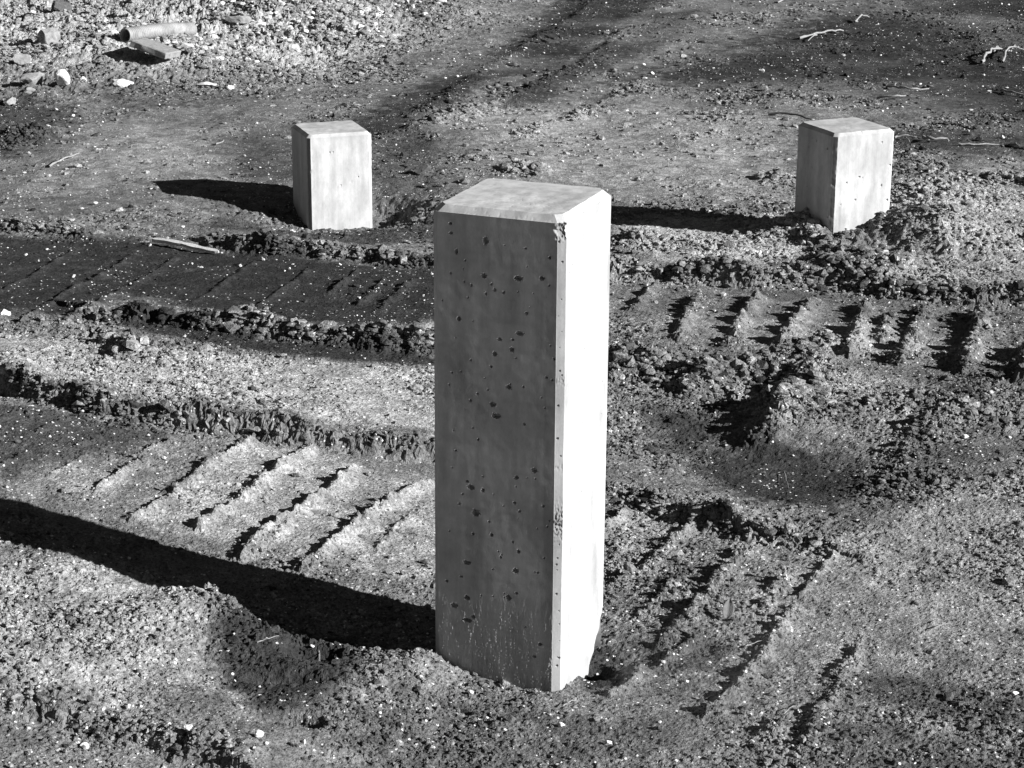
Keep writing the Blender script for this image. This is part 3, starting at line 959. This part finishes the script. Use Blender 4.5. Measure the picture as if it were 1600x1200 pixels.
GR = "stones on the rubble heap"
ROCKS = [
    ("rock", 193, 136, (.13, .10, .055), 3, M_PALE, "white angular stone just below the grey slab", (.2, .1, .6)),
    ("rock", 96, 131, (.085, .08, .11), 8, M_PALE, "upright white blocky stone with a pale flat face", (0, .15, .3)),
    ("rock", 52, 124, (.15, .11, .09), 12, M_GREY, "wide grey stone left of the upright white stone", (0, 0, .4)),
    ("rock", 36, 96, (.11, .09, .065), 15, M_GREY, "small grey stone behind the wide grey stone", (0, .1, 1.1)),
    ("rock", 77, 68, (.12, .10, .10), 19, M_GREY, "round grey boulder half sunk in the pale gravel", (.2, 0, .2)),
    ("rock", 100, 28, (.14, .13, .13), 22, M_DARK, "dark boulder at the top of the gravel heap", (.1, .3, .9)),  # boulder in shade: the shade is put into its dark material
    ("rock", 128, 129, (.065, .05, .04), 25, M_PALE, "small white stone between the upright stone and the white angular stone", (0, .2, 1.9)),
    ("rock", 324, 135, (.125, .07, .04), 31, M_PALE, "flat pale stone right of the pipe, larger of two", (.1, 0, .1)),
    ("rock", 361, 139, (.055, .045, .03), 34, M_PALE, "small pale stone beside the larger flat pale stone", (.1, .1, .7)),
    ("rock", 15, 158, (.08, .06, .05), 38, M_GREY, "grey stone at the left edge below the rubble", (.1, .1, 1.7)),
    ("rock", 45, 145, (.06, .05, .04), 39, M_GREY, "small grey stone under the wide grey stone", (.1, .3, .7)),
    ("rock", 372, 48, (.16, .11, .07), 45, M_GREY, "flat grey stone resting on the rubble heap crest", (.1, .1, .2)),
    ("rock", 445, 36, (.13, .10, .06), 47, M_PALE, "pale flat stone at the right of the rubble heap", (.15, .1, 2.2)),
    ("rock", 460, 72, (.10, .07, .05), 49, M_PALE, "pale wedge stone on the heap's lower right slope", (.1, .2, .4)),
    ("rock", 562, 44, (.07, .06, .045), 51, M_PALE, "lone pale stone right of the rubble heap", (.1, .2, 1.4)),
    ("rock", 662, 270, (.075, .06, .05), 55, M_DARK, "dark lump of stone behind the tall near post", (.2, .1, .4)),
    ("rock", 8, 492, (.035, .028, .022), 61, M_PALE, "white pebble at the left edge by the dark wheel track", (.2, .1, .4)),
    ("rock", 597, 516, (.045, .03, .022), 64, M_PALE, "pale stone lodged in the berm left of the near post", (.2, .1, .4)),
    ("rock", 432, 1081, (.020, .012, .010), 66, M_PALE, "white chip on the rim of the dark front hollow", (.1, .1, .2)),
    ("rock", 404, 1151, (.020, .017, .015), 68, M_PALE, "white lump below the dark front hollow", (.1, .1, .9)),
    ("rock", 416, 1163, (.010, .009, .008), 69, M_PALE, "tiny white pebble beside the white lump", (.1, .1, .9)),
    ("rock", 297, 1152, (.019, .014, .013), 70, M_PALE, "pale chip at the lower left, left of the hollow", (.1, .4, .5)),
    ("rock", 132, 1167, (.018, .015, .013), 72, M_PALE, "pale rounded pebble on the bank at the bottom left", (.1, .1, 1.3)),
    ("rock", 265, 1137, (.014, .012, .010), 73, M_PALE, "small pale pebble above the bottom left bank", (.1, .1, 2.3)),
    ("rock", 1547, 1088, (.013, .013, .011), 74, M_GREY, "round grey pebble at the lower right", (.1, .1, .3)),
    ("rock", 1587, 1086, (.018, .012, .008), 76, M_PALE, "white sliver of stone at the lower right edge", (.1, .3, .3)),
    ("rock", 1037, 1036, (.012, .014, .008), 78, M_PALE, "white chip on the tread mark right of the near post", (.1, .1, .3)),
    ("rock", 1183, 1015, (.010, .010, .008), 79, M_PALE, "white grain on the long dark tread mark", (.1, .1, .3)),
    ("rock", 1285, 878, (.011, .009, .008), 80, M_PALE, "white pebble on the last tread ridge to the right", (.1, .1, .3)),
    ("rock", 987, 897, (.017, .010, .007), 81, M_PALE, "flat white chip near the near post's sunlit side", (.1, .1, .1)),
    ("rock", 1072, 1066, (.012, .010, .008), 83, M_PALE, "pale pebble in the soil right of the hole", (.1, .1, .1)),
    ("rock", 968, 657, (.018, .012, .010), 84, M_PALE, "pale pebble close to the near post's right edge", (.1, .1, .1)),
    ("rock", 1507, 684, (.024, .018, .014), 85, M_PALE, "pale stone in the lumpy soil at the right", (.1, .1, .1)),
    ("rock", 1186, 380, (.022, .02, .02), 86, M_PALE, "white stone on the mound, upper of two", (.1, .1, .1)),
    ("rock", 1187, 398, (.022, .02, .022), 87, M_PALE, "white stone on the mound, lower of two", (.1, .1, .1)),
    ("rock", 1383, 391, (.035, .026, .022), 88, M_PALE, "white stone on the soil bank near the right post", (.1, .1, .1)),
    ("rock", 1130, 462, (.020, .016, .016), 89, M_PALE, "pale pebble on the track floor below the mound", (.1, .1, .1)),
    ("rock", 562, 466, (.014, .012, .010), 90, M_PALE, "white pebble on the dark track left of the near post", (.1, .1, .1)),
    ("rock", 257, 717, (.012, .010, .008), 91, M_PALE, "white pebble on the front tread marks", (.1, .1, .1)),
    ("rock", 735, 1088, (.012, .010, .008), 92, M_PALE, "pale pebble at the foot of the near post", (.1, .1, .1)),
    ("rock", 878, 1135, (.016, .012, .010), 93, M_PALE, "pale chip below the near post's front edge", (.1, .1, .1)),
    ("rock", 950, 1163, (.016, .012, .010), 94, M_PALE, "pale pebble at the bottom edge right of the post", (.1, .1, .1)),
]
for nm, px, py, size, seed, mat, lab, rot in ROCKS:
    rock(nm, px, py, size, seed, mat, lab, "stone", rot, .22)

# tilted slab in front of the pipe
def slab(px, py, size, rot, mat, label, seed=2):
    import bmesh
    bm = bmesh.new()
    bmesh.ops.create_cube(bm, size=1)
    for v in bm.verts:
        v.co = Vector((v.co.x * size[0], v.co.y * size[1], v.co.z * size[2]))
        v.co.x += size[0] * .12 * math.sin(seed * 3 + v.co.y * 40)
    bmesh.ops.bevel(bm, geom=bm.edges[:], offset=.004, segments=1, affect='EDGES')
    bmesh.ops.subdivide_edges(bm, edges=bm.edges[:], cuts=5, use_grid_fill=True)
    for v in bm.verts:
        n = float(perlin(np.array([v.co.x * 30 + seed]), np.array([v.co.y * 30 + v.co.z * 22]), seed)[0])
        v.co += v.co.normalized() * n * .006
    me = bpy.data.meshes.new("broken_slab")
    bm.to_mesh(me); bm.free()
    me.materials.append(mat)
    o = bpy.data.objects.new("broken_slab", me)
    COL.objects.link(o)
    x, y = G(px, py)
    o.location = (x, y, gz(x, y, False) + .055)
    o.rotation_euler = rot
    tag(o, label, "slab")


slab(243, 121, (.22, .17, .035), (-.10, .24, -.42), M_GREY, "broken grey slab leaning in front of the corrugated pipe")


# corrugated drain pipe
def pipe():
    a = G(198, 112); b = G(300, 94)
    za = gz(a[0], a[1], False) + .040; zb = gz(b[0], b[1], False) + .055
    A = np.array([a[0], a[1], za]); B = np.array([b[0], b[1], zb])
    L = np.linalg.norm(B - A)
    n = 230; m = 28
    R0 = .036
    V = []; F = []
    ax = (B - A) / L
    up = np.array([0, 0, 1.]); sx = np.cross(ax, up); sx /= np.linalg.norm(sx); up2 = np.cross(sx, ax)
    for side in (0, 1):
        for i in range(n + 1):
            t = i / n
            c = A + (B - A) * t + up * (.012 * math.sin(t * 3.1)) + sx * .02 * math.sin(t * 2.6)
            r = R0 + .0032 * math.sin(t * L / .0125 * 2 * math.pi) - (.004 if side else 0)
            for k in range(m):
                th = 2 * math.pi * k / m
                V.append(c + r * (math.cos(th) * sx + math.sin(th) * up2))
        o = side * (n + 1) * m
        for i in range(n):
            for k in range(m):
                q = [o + i * m + k, o + i * m + (k + 1) % m, o + (i + 1) * m + (k + 1) % m, o + (i + 1) * m + k]
                F.append(q if side == 0 else q[::-1])
    o2 = (n + 1) * m
    for k in range(m):
        F.append([k, o2 + k, o2 + (k + 1) % m, (k + 1) % m])
        F.append([n * m + k, n * m + (k + 1) % m, o2 + n * m + (k + 1) % m, o2 + n * m + k])
    o = mesh_np("drain_pipe", V, F, M_PIPE, True)
    tag(o, "short length of pale corrugated pipe lying on the rubble", "pipe")


pipe()


# wooden lath
def lath():
    a = G(240, 382); b = G(342, 396)
    A = np.array([*a, gz(*a) + .016]); B = np.array([*b, gz(*b) + .016])
    ax = (B - A) / np.linalg.norm(B - A)
    side = np.cross(np.array([0, 0, 1.]), ax); side /= np.linalg.norm(side); up = np.cross(ax, side)
    n = 24; V = []
    for i in range(n + 1):
        t = i / n
        c = A + (B - A) * t + up * .003 * math.sin(t * 5)
        w = .011 * (1 - .35 * t) + .0015 * math.sin(t * 23)
        if .42 < t < .5: w *= .8
        h = .006 * (1 - .3 * t)
        if i == 0: w *= .75
        if i == n: w *= .3
        tw = .25 * math.sin(t * 2)
        s2 = side * math.cos(tw) + up * math.sin(tw); u2 = -side * math.sin(tw) + up * math.cos(tw)
        for sx, sz in ((-1, -1), (1, -1), (1, 1), (-1, 1)):
            V.append(c + s2 * sx * w + u2 * sz * h)
    F = []
    for i in range(n):
        for k in range(4):
            F.append([i * 4 + k, i * 4 + (k + 1) % 4, (i + 1) * 4 + (k + 1) % 4, (i + 1) * 4 + k])
    F.append([3, 2, 1, 0]); F.append([n * 4, n * 4 + 1, n * 4 + 2, n * 4 + 3])
    o = mesh_np("wooden_lath", V, F, M_WOOD, False)
    tag(o, "pale splintered wooden lath lying at the edge of the dark track", "lath")


lath()


# twigs
def tube(paths, m=6):
    V = []; F = []
    for P, r0, r1 in paths:
        P = np.array(P, float); n = len(P); o = len(V)
        for i in range(n):
            d = P[min(i + 1, n - 1)] - P[max(i - 1, 0)]; d /= np.linalg.norm(d)
            s = np.cross(d, [0, 0, 1.]); s /= np.linalg.norm(s) + 1e-9; u = np.cross(s, d)
            r = r0 + (r1 - r0) * i / (n - 1)
            r *= 1 + .18 * math.sin(i * 2.3)
            for k in range(m):
                a = 2 * math.pi * k / m
                V.append(P[i] + r * (math.cos(a) * s + math.sin(a) * u))
        for i in range(n - 1):
            for k in range(m):
                F.append([o + i * m + k, o + i * m + (k + 1) % m, o + (i + 1) * m + (k + 1) % m, o + (i + 1) * m + k])
    return V, F


def settle(px, py):
    x, y = G(px, py)
    for _ in range(3):
        d = ray(px, py)
        t = (gz(x, y, False) - CAM_H) / d[2]
        x, y = d[0] * t, d[1] * t
    return np.array([x, y])


def twig(pxs, r, mat, label, lift=0.0, forks=(), seed=0):
    rr = np.random.default_rng(seed + 100)

    def path(pts, rad):
        g = np.array([settle(*q) for q in pts])
        out = []
        for i in range(len(g) - 1):
            for t in np.linspace(0, 1, 5)[:-1]:
                out.append(g[i] * (1 - t) + g[i + 1] * t)
        out.append(g[-1])
        out = np.array(out) + rr.normal(size=(len(out), 2)) * rad * .45
        z = terrain(out[:, 0], out[:, 1], False)[0]
        z = np.convolve(np.pad(z, 2, 'edge'), np.ones(5) / 5, 'valid')
        arch = np.sin(np.linspace(0, np.pi, len(out))) * lift
        return np.c_[out, z + rad * .5 + .006 + arch + rad * .45 * np.sin(np.arange(len(out)) * 1.9 + seed)]
    paths = [(path(pxs, r), r, r * .55)] + [(path(f, r * .6), r * .65, r * .3) for f in forks]
    V, F = tube(paths)
    o = mesh_np("twig", V, F, mat, True)
    tag(o, label, "twig", "bleached twigs scattered on the ground")


TW = [
    ([(1250, 62), (1275, 57), (1300, 52), (1316, 50)], .008, M_TWIG, "thick pale stick in the dark soil beyond the right post", .01, [[(1275, 57), (1262, 66)]]),
    ([(1336, 37), (1345, 31), (1358, 29)], .007, M_TWIG, "short curved pale twig behind the thick pale stick", .02, []),
    ([(1533, 101), (1542, 93), (1552, 85), (1575, 82)], .009, M_TWIG, "crooked pale branch near the right edge, left one", .03, [[(1552, 85), (1560, 80)]]),
    ([(1565, 99), (1572, 90), (1580, 83), (1610, 82)], .007, M_TWIG, "forked pale branch cut by the right edge", .03, [[(1580, 83), (1588, 78)]]),
    ([(1386, 137), (1405, 141), (1424, 143), (1450, 142)], .006, M_TWIG, "long pale twig in the dark patch, upper one", .01, [[(1398, 138), (1400, 132)]]),
    ([(1370, 156), (1395, 156), (1416, 153)], .006, M_TWIG, "pale twig just below the long upper one", .01, []),
    ([(1562, 144), (1580, 149), (1610, 154)], .006, M_TWIG, "pale twig sloping out of the right edge", .01, []),
    ([(1397, 218), (1415, 218), (1437, 219)], .005, M_TWIG, "thin twig touching the right post's far side", .01, [[(1413, 218), (1422, 226)]]),
    ([(1438, 219), (1455, 223), (1484, 223)], .008, M_TWIG, "thick bleached twig right of the right post", .01, []),
    ([(1497, 228), (1520, 228), (1560, 229)], .005, M_TWIG, "straight pale twig right of the thick bleached twig", .0, []),
    ([(1200, 181), (1235, 184), (1268, 189)], .006, M_BARK, "dark twig behind the right post's top", .01, []),
    ([(1215, 5), (1235, 2), (1252, 0)], .006, M_TWIG, "pale twig at the top edge", .01, []),
    ([(78, 263), (100, 255), (125, 243)], .005, M_TWIG, "pale twig at the left in the smooth soil", .01, [[(100, 255), (92, 252)]]),
    ([(336, 228), (350, 223)], .004, M_TWIG, "short pale twig left of the left post", .0, []),
    ([(402, 1009), (420, 1006), (436, 998)], .0011, M_TWIG, "curved dry straw above the dark front hollow", .004, []),
    ([(498, 1020), (499, 1030), (502, 1038)], .0011, M_TWIG, "short upright straw left of the near post's foot", .004, []),
    ([(320, 1073), (335, 1070)], .001, M_TWIG, "tiny straw left of the dark front hollow", .001, []),
    ([(330, 966), (345, 971), (355, 967)], .0012, M_BARK, "tiny dark twig beside the post's long shadow", .001, [[(333, 968), (337, 972)]]),
]
STRAW = [([(905, 1010), (920, 1017)], "tiny straw at the broken corner of the near post"), ([(880, 1108), (893, 1101), (905, 1100)], "thin straw below the near post's sunlit face"),
         ([(1165, 1015), (1190, 1005)], "thin straw across the long dark tread mark"), ([(705, 1128), (722, 1135)], "short straw under the near post's shaded face"),
         ([(1460, 985), (1490, 978)], "thin straw alone in the right foreground"), ([(1225, 1120), (1240, 1108)], "short straw at the lower end of the long tread mark"),
         ([(180, 1010), (205, 1004)], "thin straw on the pale soil at the lower left"), ([(95, 945), (112, 952)], "short straw just below the post's long shadow at the left"),
         ([(1225, 742), (1232, 765)], "thin straw standing in the soft dark patch"), ([(610, 625), (640, 618)], "thin straw on the pale strip left of the near post"),
         ([(240, 610), (262, 618)], "short straw on the pale strip at the left")]
TW += [(a, .0011, M_TWIG, l, .002, []) for a, l in STRAW]
for i, (a, r, mt, lb, lf, fk) in enumerate(TW):
    twig(a, r, mt, lb, lf, fk, i)


# fallen leaf
def leaf():
    x, y = G(1137, 966)
    n, m = 13, 9
    V = []
    for i in range(n):
        t = i / (n - 1)
        w = .0115 * math.sin(math.pi * min(1, t ** .8)) ** .8 + .0002
        for k in range(m):
            s = k / (m - 1) * 2 - 1
            V.append((s * w, (t - .5) * .048, .004 * abs(s) + .004 * math.sin(t * 3) + .001 * math.sin(t * 25) * s))
    F = []
    for i in range(n - 1):
        for k in range(m - 1):
            F.append([i * m + k, i * m + k + 1, (i + 1) * m + k + 1, (i + 1) * m + k])
    o = mesh_np("fallen_leaf", V, F, M_LEAF, True)
    sm = o.modifiers.new("thickness", 'SOLIDIFY'); sm.thickness = .0008
    o.location = (x, y, gz(x, y) + .016)
    o.rotation_euler = (.62, .18, -.12)
    tag(o, "dry oval leaf standing out of the tread marks", "leaf")


leaf()


# loose crumbs of soil and grit: countless
def scatter_points(n, seed, want):
    r = np.random.default_rng(seed)
    out = []
    while sum(len(o) for o in out) < n:
        k = 60000
        y = 3.0 * np.exp(r.uniform(0, math.log(16.5 / 3.0), k))
        x = r.uniform(-.33, .33, k) * (y + .3)
        z, l, d = terrain(x, y, True)
        patch = np.clip(.55 + 1.1 * perlin(x * 2.3, y * 2.3, seed + 70) + .7 * perlin(x * 7, y * 7, seed + 71), .03, 1.2)
        keep = r.uniform(size=k) < want(l, d, y) * patch
        out.append(np.c_[x, y, z, l, d][keep])
    return np.vstack(out)[:n]


def crumb_mesh(name, Q, size, mat, seed, flat=.75, tone=False):
    r = np.random.default_rng(seed)
    n = len(Q)
    base = np.repeat(ICO_V[None], n, 0)
    base = base * r.uniform(.6, 1.35, (n, 12, 1))
    sc = size[:, None] * np.c_[r.uniform(.7, 1.3, n), r.uniform(.7, 1.3, n), r.uniform(.5, 1.0, n) * flat]
    a = r.uniform(0, 2 * np.pi, n)
    base = base * sc[:, None, :]
    ca, sa = np.cos(a)[:, None], np.sin(a)[:, None]
    X = base[..., 0] * ca - base[..., 1] * sa; Y = base[..., 0] * sa + base[..., 1] * ca
    V = np.stack([X + Q[:, 0:1], Y + Q[:, 1:2], base[..., 2] + Q[:, 2:3] + (sc[:, 2] * .35)[:, None]], -1).reshape(-1, 3)
    F = (ICO_F[None] + 12 * np.arange(n)[:, None, None]).reshape(-1, 3)
    o = mesh_np(name, V, F, mat, False)
    if tone:
        at = o.data.attributes.new('tone', 'FLOAT', 'POINT')
        at.data.foreach_set('value', np.repeat(np.clip(Q[:, 4] + np.where(Q[:, 4] < -.4, .1, .45) * r.normal(size=n), -1, 1.3), 12).astype(np.float32))
    return o


r_ = np.random.default_rng(5)
Q = scatter_points(160000, 1, lambda l, d, y: np.clip((l - .25) * .6, .02, 1) * (1 - .7 * np.clip(-d, 0, 1)))
sz = r_.lognormal(math.log(.0030), .5, len(Q)) * (1 + .55 * np.clip(Q[:, 3] - .6, 0, 2)) * np.clip(Q[:, 1] / 5, .8, 2.2)
tag(crumb_mesh("soil_crumbs", Q, np.minimum(sz, .022), M_SOIL, 2, tone=True), kind='stuff')
Q = scatter_points(6000, 11, lambda l, d, y: np.clip((l - .95) * .8, 0, 1))
sz = r_.lognormal(math.log(.0062), .45, len(Q)) * np.clip(Q[:, 1] / 6, .8, 1.5)
tag(crumb_mesh("soil_lumps", Q, np.minimum(sz, .03), M_SOIL, 3, tone=True), kind='stuff')
Q = scatter_points(5000, 21, lambda l, d, y: .5 + 0 * l)
sz = r_.lognormal(math.log(.0019), .4, len(Q)) * np.clip(Q[:, 1] / 5, .8, 2.4)
tag(crumb_mesh("pale_grit", Q, np.minimum(sz, .009), M_PALE, 4), kind='stuff')
# coarse gravel on the rubble heap
c0 = G(200, 55)
Q = scatter_points(1300, 31, lambda l, d, y: np.clip((l - .9), 0, 1) * (y > 10.5))
sz = r_.lognormal(math.log(.011), .55, len(Q))
tag(crumb_mesh("heap_gravel", Q, np.minimum(sz, .04), M_PALE, 5), kind='stuff')

# pale pebbles, each one an object
protos = []
for k in range(8):
    V, F = rock_shape((1, .8, .65), 200 + k, 6, .12, S1)
    o = mesh_np("pebble", V, F, M_PALE, False)
    protos.append(o)
Q = scatter_points(280, 41, lambda l, d, y: .12 + .5 * np.clip(-d, 0, 1))
r_ = np.random.default_rng(9)
for k in range(len(Q)):
    x, y, z = Q[k, :3]
    s = float(np.clip(r_.lognormal(math.log(.0075), .35), .004, .02) * np.clip(y / 5, .8, 2.0))
    o = protos[k] if k < 8 else protos[k % 8].copy()
    if k >= 8: COL.objects.link(o)
    o.location = (x, y, z + s * .2)
    o.scale = (s, s, s)
    o.rotation_euler = (r_.uniform(-.3, .3), r_.uniform(-.3, .3), r_.uniform(0, 6.28))
    tag(o, "tiny pale pebble lying loose on the bare dirt", "pebble", "small pale pebbles scattered over the dirt")
